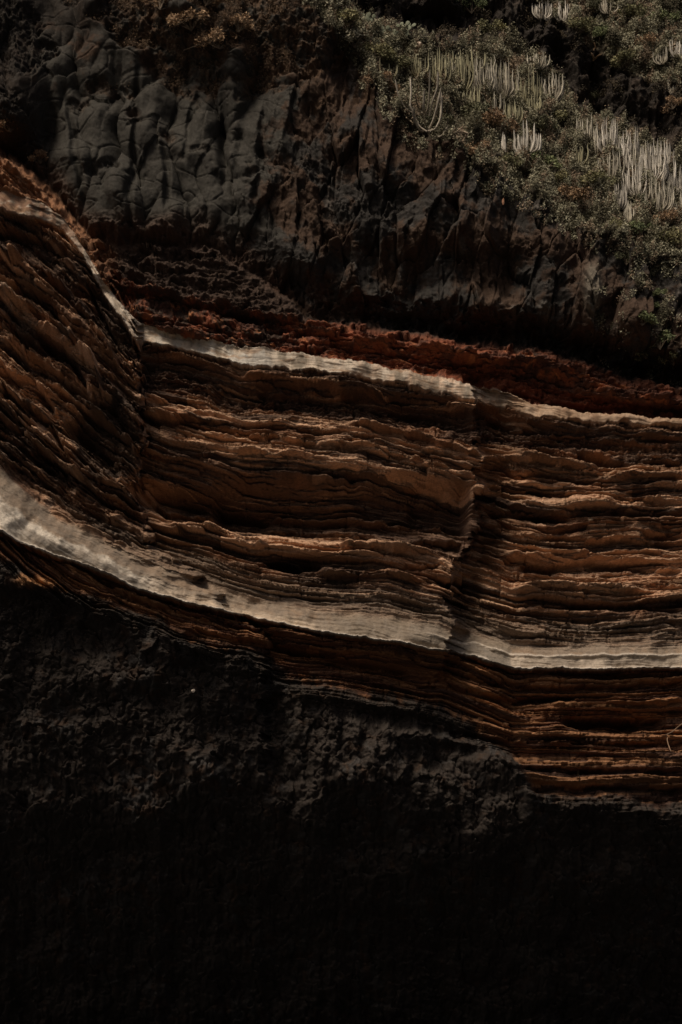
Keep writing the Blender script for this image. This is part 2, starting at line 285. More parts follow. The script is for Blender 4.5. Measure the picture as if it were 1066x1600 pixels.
# --- basalt: rounded upright lobes, then angular joint blocks to the right
wx = fbm(U / 110, V / 150, 3, 63) * .55; wy = fbm(U / 90, V / 120, 3, 64) * .45
Fa, Fa2, ax, ay, ha, hb, hc = voro(U / 60 + wx, V / 150 + wy, 13, .95)
g = Fa2 - Fa
lobe = 1.9 * (1 - (Fa / .8) ** 2) + (ha - .5) * 1.3 + ax * (hb - .5) * 1.2
Fb, Fb2, bx, by, ka, kb, kc = voro(U / 32 + wx * 1.2 + V / 300, V / 52 + wy * 1.4 + U / 150, 2, .95)
lobe2 = (.55 * (1 - (Fb / .75) ** 2) + (ka - .5) * .5 + bx * (kb - .5) * .8 + by * (kc - .5) * .6) * ss(perlin(U / 80, V / 80, 9), -.35, .3)
crease = -np.exp(-(np.abs(perlin(U / 70, V / 34, 65)) / .03) ** 2) * .2
F3, F32, ex, ey, la, lb, lc = voro(U / 38 + V / 200 + wx * .8, V / 105 + wy, 6, .98)
ang = (la - .5) * 2.0 + ex * (lb - .5) * 2.5 + ey * (lc - .5) * 1.6 - .35 * (1 - ss(F32 - F3, 0, .08)) * (1 + perlin(U / 50, V / 50, 5))
F4, F42, fx_, fy_, ma, mb_, mc = voro(U / 13 + wx, V / 26 + wy, 8, .95)
ang2 = (ma - .5) * .6 + fx_ * (mb_ - .5) * 1.4 + fy_ * (mc - .5) * 1.0
rough = fbm(U / 12, V / 14, 5, 66, .6)
rb = ss(U + (V - 250) * .25 + fbm(U / 50, V / 50, 3, 67) * 60, 340, 520)
basm = bas * (V > TT - 8)
scruff = ss(fbm(U / 80, V / 60, 3, 68) + .9 * ss(V, 190, 40) * ss(U, 120, 300) * (V<200) - .15 + .5*(1-ss(U,20,110)), .0, .35) * (1 - ss(dB, 40, 10) * 0)
lo = lobe * .80 + lobe2 * .75 + crease * .7 + rough * .09 + fbm(U / 70, V / 70, 2, 59) * .6
an = ang * .72 + ang2 * .60 + rough * .30 + fbm(U / 60, V / 80, 3, 36) * .9
D += basm * mix(lo, an, rb) * (1 - .45 * scruff) * ss(dB, -6, 14)
D += basm * scruff * (fbm(U / 18, V / 22, 5, 69, .65) * .9 + pits * .3)
D += basm * (1 - ss(dB, 10, 40)) * rough * .6
# --- rubble base: broken lumpy lava with upright ribs
F5, F52, gx_, gy_, na, nb, nc = voro(U / 24 + fbm(U / 20, V / 20, 2, 70) * .7, V / 34 + fbm(U / 20, V / 24, 2, 71) * .7, 10)
F6, F62, hx_, hy_, oa, ob, oc = voro(U / 9, V / 12 + U / 40, 12)
rub = (na - .5) * .9 + gx_ * (nb - .5) * 1.6 + gy_ * (nc - .5) * 1.6 + ss(F52 - F5, 0, .3) * .45 + (oa - .5) * .2 + hx_ * (ob - .5) * .4 + ss(F62 - F6, 0, .4) * .12
rib = fbm(U / 26, V / 130, 4, 72) * 1.4
base = ss(V, C5 - 4, C5 + 30)
D += base * (rub * .34 + rib * .5 * ss(V, 1000, 1150) + fbm(U / 80, V / 90, 6, 73, .5) * 1.7)
# --- hillside soil and rear rock
hs_ = (V < TT).astype(np.float32)
D += hs_ * (fbm(U / 40, V / 40, 5, 74, .55) * 1.6)
D += (REG == 8) * (an * .7 + fbm(U / 24, V / 24, 4, 75) * .8)

# ------------------------------------------------------------------ vertex positions
xs = (U - 533) / FPX; ys = (800 - V) / FPX
RX = xs; RY = F[1] + UPV[1] * ys; RZ = F[2] + UPV[2] * ys
t = (110.0 - P) / RY
PX = CAM[0] + t * RX; PY = CAM[1] + t * RY - D; PZ = CAM[2] + t * RZ + D * .10
def surf(u, v):
    j = int(np.argmin(np.abs(UU - u))); i = int(np.argmin(np.abs(VV - v)))
    return Vector((float(PX[i, j]), float(PY[i, j]), float(PZ[i, j])))

# ------------------------------------------------------------------ pigments (the rock's own colours, plus shade painted into the central hollow)
def rgb(*c): return np.array(c, np.float32)
COL = np.zeros(U.shape + (3,), np.float32)
def lay(c, m):
    global COL
    m = np.asarray(m, np.float32)[..., None]; COL[:] = COL * (1 - m) + rgb(*c) * m
n1 = fbm(U / 90, V / 90, 4, 80); n2 = fbm(U / 20, V / 20, 4, 81, .6); n3 = fbm(U / 6, V / 6, 3, 82, .6)
# basalt
COL[:] = rgb(.046, .042, .035)
lay((.036, .032, .028), ss(rb + n2 * .4, .3, .9))
lay((.062, .038, .025), .85 * ss(n1 + n2 * .6 + rb * .2, .0, .35) * ss(rb + ss(V, 200, 100)*.6, .1, .5))
lay((.110, .068, .042), .85 * scruff * ss(n2 + n3 * .5, -.35, .35) * ss(U, 90, 200) * (1 - ss(V, 170, 300)))
lay((.115, .10, .085), .7 * ss(fbm(U / 36, V / 90, 3, 83), .25, .5) * ss(rb, .4, .8))
lay((.075, .042, .028), .7 * (1 - ss(dB, 0, 50)) * (1 - ss(U, 420, 520)))
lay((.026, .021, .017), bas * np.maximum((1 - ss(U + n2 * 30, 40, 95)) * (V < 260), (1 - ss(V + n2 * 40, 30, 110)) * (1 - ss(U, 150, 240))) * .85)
# red scoria
rm = ss(V, C0 - 2, C0 + 6)
COL[:] = COL * (1 - rm[..., None]) + rm[..., None] * rgb(.060, .040, .030)
lay((.25, .082, .042), ss(V, CR - 6, CR + 8) * rm * ss(n2 + n3 * .5 + n1 + .7 * ss(U, 380, 560), -.1, .6) * .9)
lay((.42, .17, .075), rm * ss(V, CR, CR + 8) * ss(fbm(U / 22, (V - CR) / 6, 4, 84), .12, .45) * .8)
lay((.085, .042, .030), rm * ss(V, CR, CR + 8) * ss(fbm(U / 40, (V - CR) / 9, 4, 85, .65) + .25 * ss(U, 740, 860), .0, .25) * .85)
lay((.28, .14, .075), rm * (1 - ss(U, 130, 200)))
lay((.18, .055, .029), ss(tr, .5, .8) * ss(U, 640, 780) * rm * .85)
# layered wall
wl = ss(V, C2 - 1, C2 + 1)
COL[:] = COL * (1 - wl[..., None]) + wl[..., None] * rgb(.155, .080, .047)
bc = perlin(U / 200, St / 9, 86) + .7 * perlin(U / 90, St / 4, 87)
lay((.30, .185, .115), wl * ss(bc, .2, .9) * .8)
lay((.13, .076, .050), wl * ss(-bc, .05, .7) * .85)
lay((.052, .036, .028), wl * ss(fbm(U / 110, St / 15, 4, 21, .6) + .35 * np.exp(-((St - 50) / 26) ** 2), -.02, .22) * .8)
lay((.56, .35, .22), wl * ss(tintF, .56, .70) * .8); lay((.062, .040, .029), wl * (1 - ss(tintF, .30, .42)) * .8)
lay((.075, .045, .032), wl * ss(perlin(U / 150, St / 2.4, 27) + .5 * perlin(U / 40, St / 6, 28), .42, .6) * .7)
lay((.42, .245, .145), wl * ss(tintM, .58, .68) * .55); lay((.085, .055, .040), wl * (1 - ss(tintM, .28, .40)) * .65)
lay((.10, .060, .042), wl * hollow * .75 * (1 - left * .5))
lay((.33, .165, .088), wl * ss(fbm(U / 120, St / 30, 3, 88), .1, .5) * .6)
lay((.085, .052, .037), wl * ss(St + n2 * 8 + n1 * 14, 150, 168) * (1 - ss(St + n2 * 8, 250, 262)) * .85 * (1 - rightw) * (1 - left) * ss(U, 225, 300))  # shade of the central hollow, painted dark over its beds and roof
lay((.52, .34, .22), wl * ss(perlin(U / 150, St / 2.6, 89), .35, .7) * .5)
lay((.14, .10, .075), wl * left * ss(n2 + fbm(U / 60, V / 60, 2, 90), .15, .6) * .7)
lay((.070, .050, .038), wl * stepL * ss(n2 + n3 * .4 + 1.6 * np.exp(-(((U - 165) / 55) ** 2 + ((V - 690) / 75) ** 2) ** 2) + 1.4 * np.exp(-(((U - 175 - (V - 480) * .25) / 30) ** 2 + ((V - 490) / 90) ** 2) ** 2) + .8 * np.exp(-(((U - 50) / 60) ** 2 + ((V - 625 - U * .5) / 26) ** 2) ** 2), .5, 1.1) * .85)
lay((.165, .125, .092), ss(V, C3 - 58, C3 - 20) * .75 * ss(U, 60, 240))
# upper ash
lay((.46, .39, .31), ASH)
lay((.28, .20, .14), ASH * ss(perlin(U / 9, V / 70, 91) + n2 * .6, .05, .6) * mix(.35, .8, 1 - ss(U, 90, 170)))
lay((.40, .375, .33), ASH * ss(U, 230, 260) * (1 - ss(U, 400, 460)) * ss(n2 + perlin(U / 16, V / 60, 92), -.2, .4) * .8)
lay((.55, .34, .21), ASH * ss(U, 430, 800) * ss(n2 + n1, -.4, .3) * .65)
lay((.22, .125, .078), ASH * (1 - ss(U, 100, 150)) * ss(fbm(U / 22, V / 9, 4, 96), -.38, -.02) * .95)
lay((.17, .14, .105), ASH * ss(fbm(U / 14, V / 40, 4, 97) + n1 * .8, -.12, .3) * .75)
lay((.24, .15, .09), ASH * ss(fbm(U / 60, (V - C1) / 8, 3, 99), .1, .4) * .7)
lay((.33, .215, .135), ASH * ss(U + n1 * 60, 770, 860) * .8); lay((.20, .125, .08), ASH * ss(U + n1 * 60, 780, 860) * ss(n2 + fbm(U / 16, V / 9, 3, 66), .0, .5) * .8)
# lower ash
al = ASL
q = (V - C3) / np.maximum(C4 - C3, 5) + n2 * .16 + n1 * .08
lf = 1 - ss(U, 205, 270); md = ss(U, 490, 540); r3 = ss(U, 698, 706); r4 = ss(U, 796, 802)
lay((.37, .305, .235), al)
lay((.24, .17, .115), al * (1 - ss(q + .06 * n3, .25, .80)) * .95)
lay((.20, .155, .115), al * lf * (1 - ss(q, .3, .45)) * .8)
lay((.54, .475, .39), al * lf * ss(q, .38, .50))
lay((.45, .355, .26), al * (1 - lf) * ss(q, .5, .75) * (1 - md))
lay((.15, .130, .108), al * lf * ss(q, .56, .72) * (1 - ss(q, .93, .97)) * ss(U, 10, 60) * .9)
lay((.185, .15, .112), al * md * (1 - r4) * .85)
lay((.19, .165, .135), al * r3 * (1 - r4) * ss(q, .4, .5) * .8)
lay((.40, .33, .255), al * r4 * ss(q, .3, .42))
lay((.20, .17, .135), al * ss(n3 + n2, .1, .5) * md * .5)
lay((.19, .155, .12), al * ss(fbm(U / 20, V / 22, 5, 98, .65) + n1 * .7, -.12, .3) * .65)
lay((.22, .18, .14), al * ss(perlin(U / 90, (V - C3) / 7, 93) + n3 * .4, .1, .5) * .5)
lay((.58, .51, .43), np.exp(-((V - C4 + 3) / 2.4) ** 2) * (V < C4 + 1) * .9 * ss(perlin(U / 40, U * 0, 4), -.35, .1))
lay((.50, .43, .35), al * .85 * np.exp(-((V - (C3 + (C4 - C3) * .35)) / 2.2) ** 2) * ss(U, 640, 720))
# thin beds below, darkening into the rubble rock
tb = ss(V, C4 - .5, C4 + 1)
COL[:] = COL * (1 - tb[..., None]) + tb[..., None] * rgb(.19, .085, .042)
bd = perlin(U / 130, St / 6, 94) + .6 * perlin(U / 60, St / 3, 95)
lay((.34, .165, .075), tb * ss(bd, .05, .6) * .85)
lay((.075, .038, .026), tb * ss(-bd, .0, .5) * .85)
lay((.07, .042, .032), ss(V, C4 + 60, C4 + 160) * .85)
lay((.36, .18, .085), tb * ss(tintF, .64, .76) * .6); lay((.07, .04, .028), tb * (1 - ss(tintF, .3, .42)) * .7)
bs = ss(V, C5 - 6 + n2 * 20, C5 + 10 + n2 * 20)
lay((.038, .030, .0245), bs)
lay((.052, .047, .043), bs * ss(n2 + n1 * .8, .15, .5) * .7)
lay((.058, .036, .024), bs * ss(-n2 + n1 * .5, .1, .5) * .8)
lay((.40, .20, .09), np.exp(-(((U - 58) / 32) ** 2 + ((V - 908) / 9) ** 2) ** 2) * .9)
lay((.15, .13, .10), bas * np.exp(-(((U - 925) / 15) ** 2 + ((V - 458) / 44) ** 2) ** 2) * .9)
# hillside
hm = (V < TT).astype(np.float32)
COL[:] = COL * (1 - hm[..., None]) + hm[..., None] * rgb(.060, .050, .034)
lay((.120, .095, .060), hm * ss(n2 + n3, .1, .6) * .6)
rr = (REG == 8).astype(np.float32)
lay((.034, .028, .023), rr); lay((.060, .045, .034), rr * ss(n2 + n1, .1, .5) * .7)
wallm = (wl * (V < C3 + 0) * (V > C2) + tb * (V < C5))[..., None]; COL = COL * (1 + .12 * wallm)
COL *= (1 + .16 * n3 + .10 * n2)[..., None]
COL = np.clip(COL, .003, .9)

# ------------------------------------------------------------------ object helpers
def link(o, parent=None):
    SC.collection.objects.link(o)
    if parent: o.parent = parent
    return o
def tag(o, label=None, cat=None, group=None, kind=None):
    if label: o['label'] = label
    if cat: o['category'] = cat
    if group: o['group'] = group
    if kind: o['kind'] = kind
    return o
def empty(name, loc=(0, 0, 0)):
    o = bpy.data.objects.new(name, None); link(o); o.location = loc; o.empty_display_size = .3; return o
def np_mesh(name, co, faces, col=None, smooth=True):
    me = bpy.data.meshes.new(name); n = len(faces); k = faces.shape[1]
    me.vertices.add(len(co)); me.vertices.foreach_set('co', np.ascontiguousarray(co, np.float32).ravel())
    me.loops.add(n * k); me.loops.foreach_set('vertex_index', np.ascontiguousarray(faces, np.int32).ravel())
    me.polygons.add(n); me.polygons.foreach_set('loop_start', np.arange(0, n * k, k, dtype=np.int32))
    me.polygons.foreach_set('loop_total', np.full(n, k, np.int32))
    me.polygons.foreach_set('use_smooth', np.full(n, smooth, bool))
    if col is not None:
        a = me.color_attributes.new('pigment', 'FLOAT_COLOR', 'POINT')
        c4_ = np.ones((len(co), 4), np.float32); c4_[:, :3] = col; a.data.foreach_set('color', c4_.ravel())
    me.update(calc_edges=True); return me

def rock_mat(name, fine=9.0, bump=.5, stretch=1.0, rough=.9, var=.35):
    m = bpy.data.materials.new(name); m.use_nodes = True; n = m.node_tree.nodes; l = m.node_tree.links
    b = n['Principled BSDF']; b.inputs['Roughness'].default_value = rough; b.inputs['Specular IOR Level'].default_value = .18
    at_ = n.new('ShaderNodeAttribute'); at_.attribute_name = 'pigment'
    tc = n.new('ShaderNodeTexCoord'); mp = n.new('ShaderNodeMapping'); mp.inputs['Scale'].default_value = (1, 1, stretch)
    l.new(tc.outputs['Object'], mp.inputs[0])
    nz = n.new('ShaderNodeTexNoise'); nz.inputs['Scale'].default_value = fine; nz.inputs['Detail'].default_value = 9; nz.inputs['Roughness'].default_value = .68
    l.new(mp.outputs[0], nz.inputs[0])
    mr = n.new('ShaderNodeMapRange'); mr.inputs[1].default_value = .3; mr.inputs[2].default_value = .7
    mr.inputs[3].default_value = 1 - var; mr.inputs[4].default_value = 1 + var; l.new(nz.outputs[0], mr.inputs[0])
    vm = n.new('ShaderNodeVectorMath'); vm.operation = 'SCALE'; l.new(at_.outputs['Color'], vm.inputs[0]); l.new(mr.outputs[0], vm.inputs['Scale'])
    l.new(vm.outputs[0], b.inputs['Base Color'])
    n2_ = n.new('ShaderNodeTexNoise'); n2_.inputs['Scale'].default_value = fine * .7; n2_.inputs['Detail'].default_value = 8; n2_.inputs['Roughness'].default_value = .7
    l.new(mp.outputs[0], n2_.inputs[0])
    bp = n.new('ShaderNodeBump'); bp.inputs['Strength'].default_value = bump; bp.inputs['Distance'].default_value = .12
    l.new(n2_.outputs[0], bp.inputs['Height']); l.new(bp.outputs[0], b.inputs['Normal'])
    return m
MATS = {0: rock_mat('basalt', 5, .55, .8), 1: rock_mat('red_scoria', 7, .9), 2: rock_mat('upper_ash', 4, .35, .5, .9, .22),
        3: rock_mat('banded_tuff', 6, 1.0, 2.5), 4: rock_mat('lower_ash', 6, .45, 1.6, .9, .22), 5: rock_mat('thin_tuff', 6, 1.0, 2.5),
        6: rock_mat('dark_rubble', 5, .6, .8), 7: rock_mat('hill_soil', 5, 1.0), 8: rock_mat('rear_basalt', 5, .9, .8), 9: rock_mat('rear_soil', 5, 1.0)}
cliff = tag(empty('cliff', (0, 0, 0)), 'tall sea cliff of dark basalt over rust brown beds with two pale ash bands', kind='structure')
hill = tag(empty('hillside', (0, 0, 0)), 'scrub covered hillside above the edge of the dark cliff', kind='structure')
REGN = {0: ('basalt_face', 'dark grey basalt face of rounded and angular blocks overhanging the red layer', cliff),
 1: ('scoria_layer', 'rust red knobbly scoria layer under the basalt overhang', cliff),
 2: ('ash_band', 'narrow pale ash band just below the red layer', cliff),
 3: ('banded_wall', 'brown wall of many thin eroded beds between the two pale bands', cliff),
 4: ('ash_band', 'broad pale ash band low on the wall', cliff),
 5: ('thin_beds', 'orange brown ledges directly under the broad pale band', cliff),
 6: ('rubble_base', 'near black broken lava at the foot of the cliff', cliff),
 7: ('front_slope', 'front slope carrying the pale candelabra plants', hill),
 8: ('gully_rock', 'dark rocky gully behind the front slope', hill),
 9: ('rear_slope', 'scrubby rear slope at the top right', hill)}
nv, nu = U.shape
idx = np.arange(nv * nu).reshape(nv, nu)
quads = np.stack([idx[:-1, :-1], idx[1:, :-1], idx[1:, 1:], idx[:-1, 1:]], -1).reshape(-1, 4)
freg = REG[:-1, :-1].reshape(-1)
ALLCO = np.stack([PX, PY, PZ], -1).reshape(-1, 3); ALLCOL = COL.reshape(-1, 3)
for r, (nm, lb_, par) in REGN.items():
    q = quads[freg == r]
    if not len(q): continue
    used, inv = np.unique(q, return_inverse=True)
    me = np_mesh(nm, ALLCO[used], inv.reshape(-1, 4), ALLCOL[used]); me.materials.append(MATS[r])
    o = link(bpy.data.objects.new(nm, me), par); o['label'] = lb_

# ------------------------------------------------------------------ ground at the foot
def plain_mat(name, col, rough=.8, scale=3, var=.3, bump=.3):
    m = bpy.data.materials.new(name); m.use_nodes = True; n = m.node_tree.nodes; l = m.node_tree.links
    b = n['Principled BSDF']; b.inputs['Roughness'].default_value = rough; b.inputs['Specular IOR Level'].default_value = .2
    tc = n.new('ShaderNodeTexCoord'); nz = n.new('ShaderNodeTexNoise'); nz.inputs['Scale'].default_value = scale; nz.inputs['Detail'].default_value = 6
    l.new(tc.outputs['Object'], nz.inputs[0])
    mx = n.new('ShaderNodeMix'); mx.data_type = 'RGBA'; mx.inputs[6].default_value = (*[c * (1 - var) for c in col], 1); mx.inputs[7].default_value = (*[c * (1 + var) for c in col], 1)
    l.new(nz.outputs[0], mx.inputs[0]); l.new(mx.outputs[2], b.inputs['Base Color'])
    bp = n.new('ShaderNodeBump'); bp.inputs['Strength'].default_value = bump; bp.inputs['Distance'].default_value = .05; l.new(nz.outputs[0], bp.inputs['Height']); l.new(bp.outputs[0], b.inputs['Normal'])
    return m
g = 4000.0
me = np_mesh('beach', np.array([[-g, -g, -3.2], [g, -g, -3.2], [g, g, -3.2], [-g, g, -3.2]]), np.array([[0, 1, 2, 3]]), None, False)
me.materials.append(plain_mat('black_sand', (.02, .019, .018), .9, .8)); tag(link(bpy.data.objects.new('beach', me)), 'black sand beach below the cliff', kind='structure')

# ------------------------------------------------------------------ plants
def leaf_mat(name, rough=.7, trans=0):
    m = bpy.data.materials.new(name); m.use_nodes = True; n = m.node_tree.nodes; l = m.node_tree.links
    b = n['Principled BSDF']; b.inputs['Roughness'].default_value = rough; b.inputs['Specular IOR Level'].default_value = .2
    a = n.new('ShaderNodeAttribute'); a.attribute_name = 'pigment'
    tc = n.new('ShaderNodeTexCoord'); nz = n.new('ShaderNodeTexNoise'); nz.inputs['Scale'].default_value = 3.0; nz.inputs['Detail'].default_value = 4
    l.new(tc.outputs['Object'], nz.inputs[0])
    mr = n.new('ShaderNodeMapRange'); mr.inputs[1].default_value = .3; mr.inputs[2].default_value = .7; mr.inputs[3].default_value = .7; mr.inputs[4].default_value = 1.3; l.new(nz.outputs[0], mr.inputs[0])
    vm = n.new('ShaderNodeVectorMath'); vm.operation = 'SCALE'; l.new(a.outputs['Color'], vm.inputs[0]); l.new(mr.outputs[0], vm.inputs['Scale']); l.new(vm.outputs[0], b.inputs['Base Color'])
    return m
LEAF = leaf_mat('scrub_leaf'); STEM = leaf_mat('spurge_skin', .6)

def leaf_quads(cen, size, r, flat=0.0):
    """random small leaf quads at the given centres"""
    n = len(cen); a = r.normal(size=(n, 3)); a[:, 2] += .3; a /= np.linalg.norm(a, axis=1)[:, None]
    b = np.cross(a, r.normal(size=(n, 3))); b /= np.linalg.norm(b, axis=1)[:, None]
    L = (size * r.uniform(.6, 1.5, n))[:, None]; W = L * .42
    co = np.stack([cen - a * L, cen + b * W, cen + a * L, cen - b * W], 1).reshape(-1, 3)
    return co, np.arange(4 * n).reshape(-1, 4)
def tubes(lines, radii, sides=5):
    """bent tapering tubes -> coords, quads"""
    CO, FA = [], []; base = 0
    for ln, rd in zip(lines, radii):
        ln = np.array(ln, float); k = len(ln)
        tg = np.gradient(ln, axis=0); tg /= np.linalg.norm(tg, axis=1)[:, None] + 1e-9
        up = np.array([.13, -.95, .2]); a = np.cross(tg, up); a /= np.linalg.norm(a, axis=1)[:, None] + 1e-9; b = np.cross(tg, a)
        th = np.arange(sides) * 2 * np.pi / sides
        ring = ln[:, None] + (np.cos(th)[None, :, None] * a[:, None] + np.sin(th)[None, :, None] * b[:, None]) * np.array(rd)[:, None, None]
        CO.append(ring.reshape(-1, 3))
        for i in range(k - 1):
            for j in range(sides):
                j2 = (j + 1) % sides; FA.append((base + i * sides + j, base + i * sides + j2, base + (i + 1) * sides + j2, base + (i + 1) * sides + j))
        base += k * sides
    return np.concatenate(CO), np.array(FA)

GREENS = {'olive': [(.085,.080,.040), (.140,.125,.065), (.055,.055,.030)], 'green': [(.075,.085,.040), (.130,.140,.070), (.045,.055,.028)],
          'grey': [(.150,.140,.100), (.220,.200,.145), (.09,.085,.06)], 'brown': [(.125,.080,.045), (.200,.135,.080), (.07,.045,.028)],
          'dark': [(.045,.045,.026), (.075,.072,.040), (.030,.030,.018)]}
def bush_mesh(name, kind, seed, n=1500, size=.065, hang=False):
    r = np.random.default_rng(seed); K = r.integers(9, 15)
    th = r.uniform(0, 2 * np.pi, K); ra = np.sqrt(r.random(K)) * .75; cz = (1 - ra ** 2) * r.uniform(.25, .75, K)
    cc = np.stack([np.cos(th) * ra, np.sin(th) * ra, cz], 1); cs = r.uniform(.16, .36, K)
    pick = r.choice(K, n, p=cs ** 2 / (cs ** 2).sum()); d = r.normal(size=(n, 3)); d /= np.linalg.norm(d, axis=1)[:, None]
    cen = cc[pick] + d * (cs[pick] * r.uniform(.45, 1.1, n))[:, None]; cen[:, 2] = np.maximum(cen[:, 2], -.15)
    if hang: cen[:, 2] -= cen[:, 0] * 0 + .5 * np.clip(-cen[:, 1], 0, 1)
    co, fa = leaf_quads(cen, size, r)
    pal = np.array(GREENS[kind]); base = pal[r.choice(3, K)][pick] * .5 + pal[r.choice(3, n, p=[.5, .25, .25])] * .5
    col = np.repeat(base * 2.1 * r.uniform(.7, 1.3, n)[:, None], 4, 0)
    lines, rad = [], []
    for k in range(K):
        a = cc[k] * 1.05; lines.append([np.array([0, 0, -.25]), a * .45 + r.normal(size=3) * .06, a, a + r.normal(size=3) * .15 + np.array([0, 0, .12])]); rad.append([.03, .022, .012, .004])
        for _ in range(3):
            e = a + r.normal(size=3) * .3; lines.append([a * .7, (a * .7 + e) / 2 + r.normal(size=3) * .04, e]); rad.append([.012, .009, .004])
    tco, tfa = tubes(lines, rad, 4); tcol = np.tile(np.array([.13, .10, .07]), (len(tco), 1))
    mf = np_mesh(name, co, fa, col, False); mf.materials.append(LEAF)
    mt = np_mesh('branches', tco, tfa, tcol); mt.materials.append(LEAF)
    return mf, mt
BUSH = {k: [bush_mesh('foliage', k, 50 + 7 * i + j, 1500 if k != 'brown' else 1300) for j in range(3)] for i, k in enumerate(GREENS)}
def shrub(u, v, size, kind, label, name='shrub', group='shrubs scattered on the slopes', cat='shrub', flat=.75, out=.25):
    c = surf(u, v); e = empty(name, c - Vector((0, out, 0)) ); tag(e, label, cat, group)
    mf, mt = BUSH[kind][random.randrange(3)]
    s = size / M * .72; e.scale = (s, s * .8, s * flat); e.rotation_euler = (random.uniform(-.2, .35), random.uniform(-.2, .2), random.uniform(0, 6.28))
    link(bpy.data.objects.new('foliage', mf), e); link(bpy.data.objects.new('branches', mt), e); return e

# scrub that nobody could count: one object on each slope
def cover(name, mask, n, label, seed, pal, hmax=.55, size=.07):
    r = np.random.default_rng(seed); ii, jj = np.nonzero(mask); pk = r.integers(0, len(ii), n); i = ii[pk]; j = jj[pk]
    den = fbm(U[i, j] / 22, V[i, j] / 22, 3, seed); keep = den > -.28 + r.random(n) * .3; i = i[keep]; j = j[keep]; den = den[keep]; n = len(i)
    cen = np.stack([PX[i, j], PY[i, j], PZ[i, j]], 1).astype(float)
    h = (.15 + np.clip(den + .2, 0, 1) * hmax * 2.2) * r.random(n) ** .6
    cen[:, 2] += h; cen[:, 1] -= h * .55; cen += r.normal(size=(n, 3)) * .07
    co, fa = leaf_quads(cen, size, r)
    pal = np.array(pal); z = fbm(U[i, j] / 30 + 5, V[i, j] / 30, 3, seed + 3); kx = np.clip(((z + .5) * len(pal)).astype(int), 0, len(pal) - 1)
    col = np.repeat(pal[kx] * r.uniform(.78, 1.22, n)[:, None], 4, 0)
    me = np_mesh(name, co, fa, col, False); me.materials.append(LEAF)
    return tag(link(bpy.data.objects.new(name, me)), label, kind='stuff')
PALS = [(.085,.075,.048), (.17,.155,.10), (.29,.27,.185), (.22,.165,.11), (.15,.145,.095)]
inframe = (U > -60) & (U < 1130) & (V > -60)
cover('ground_cover', (REG == 7) & inframe, 230000, 'low olive and brown scrub covering the front slope above the basalt', 301, PALS)
cover('ground_cover', (REG == 9) & inframe, 110000, 'low olive scrub covering the rear slope at the top right', 302, PALS)
cover('ground_cover', (REG == 8) & inframe & (fbm(U/40,V/40,3,77) > .22), 12000, 'thin dry scrub clinging to the dark gully rock', 303, [(.05,.04,.026),(.09,.07,.045)], .3)
cover('dry_growth', (REG == 0) & (scruff > .45) & (U > 90) & (U < 470) & (V < 150) & (V > -40) & (fbm(U/30,V/30,3,78) > -.05), 42000, 'dry brown growth matted on the upper basalt face', 304, [(.085,.055,.034),(.15,.10,.062),(.06,.04,.027)], .3, .045)
cover('ground_cover', (REG == 0) & (U > 930) & (V > TT + 5) & inframe & (fbm(U/35,V/35,3,79) > .14), 11000, 'green creeping growth on the basalt right of the pale slab', 305, PALS, .35)
cover('edge_growth', (REG == 0) & (U > 560) & (V > TT) & (V < TT + 28) & (fbm(U/22,V/22,3,76) > .02), 16000, 'brown and olive growth spilling over the cliff edge', 306, PALS, .35)

# --- candelabra spurges: clumps of upright ribbed stems
def stem_tube(base, top, bow, r0, rs, n=7, ribs=8):
    """one stem: leaves the base outward, turns up, ends in a blunt tip. 5-ribbed section"""
    base = np.array(base, float); top = np.array(top, float); L = np.linalg.norm(top - base)
    t_ = np.linspace(0, 1, n); out = top - base; out[2] = 0
    q = base[None] + np.outer(t_, [0, 0, top[2] - base[2]]) + np.outer(1 - (1 - np.clip(t_ * 1.6, 0, 1)) ** 2, out)
    q[:, 2] -= bow * L * np.sin(np.pi * np.clip(t_ * 1.3, 0, 1)) * .35
    q[1:-1] += rs.normal(size=(n - 2, 3)) * .012 * L
    rad = r0 * np.array([.7] + [1.0] * (n - 4) + [.85, .55, .12])
    return q, rad
def spurge_geo(lines, rads, tone, rs):
    co, fa = tubes(lines, rads, 8)
    k = len(co); idxr = np.arange(k) % 8; cen = np.concatenate([np.repeat(np.array(l), 8, 0) for l in lines])
    co = cen + (co - cen) * np.where(idxr % 2 == 0, 1.12, .82)[:, None]              # ribs
    col = np.empty((k, 3)); b = 0
    for l in lines:
        m = len(l) * 8; f = rs.uniform(.4, 1.35); hgt = np.repeat(np.linspace(0, 1, len(l)), 8)[:, None]
        col[b:b + m] = (np.array(tone) * f) * (1 - .15 * (1 - hgt)) + np.array([.06, .035, .01]) * (1 - hgt) * .6; b += m
    return co, fa, np.clip(col, .01, .8)
PALE = (.47, .435, .37); MIDT = (.36, .33, .26); GRN = (.24, .225, .14)
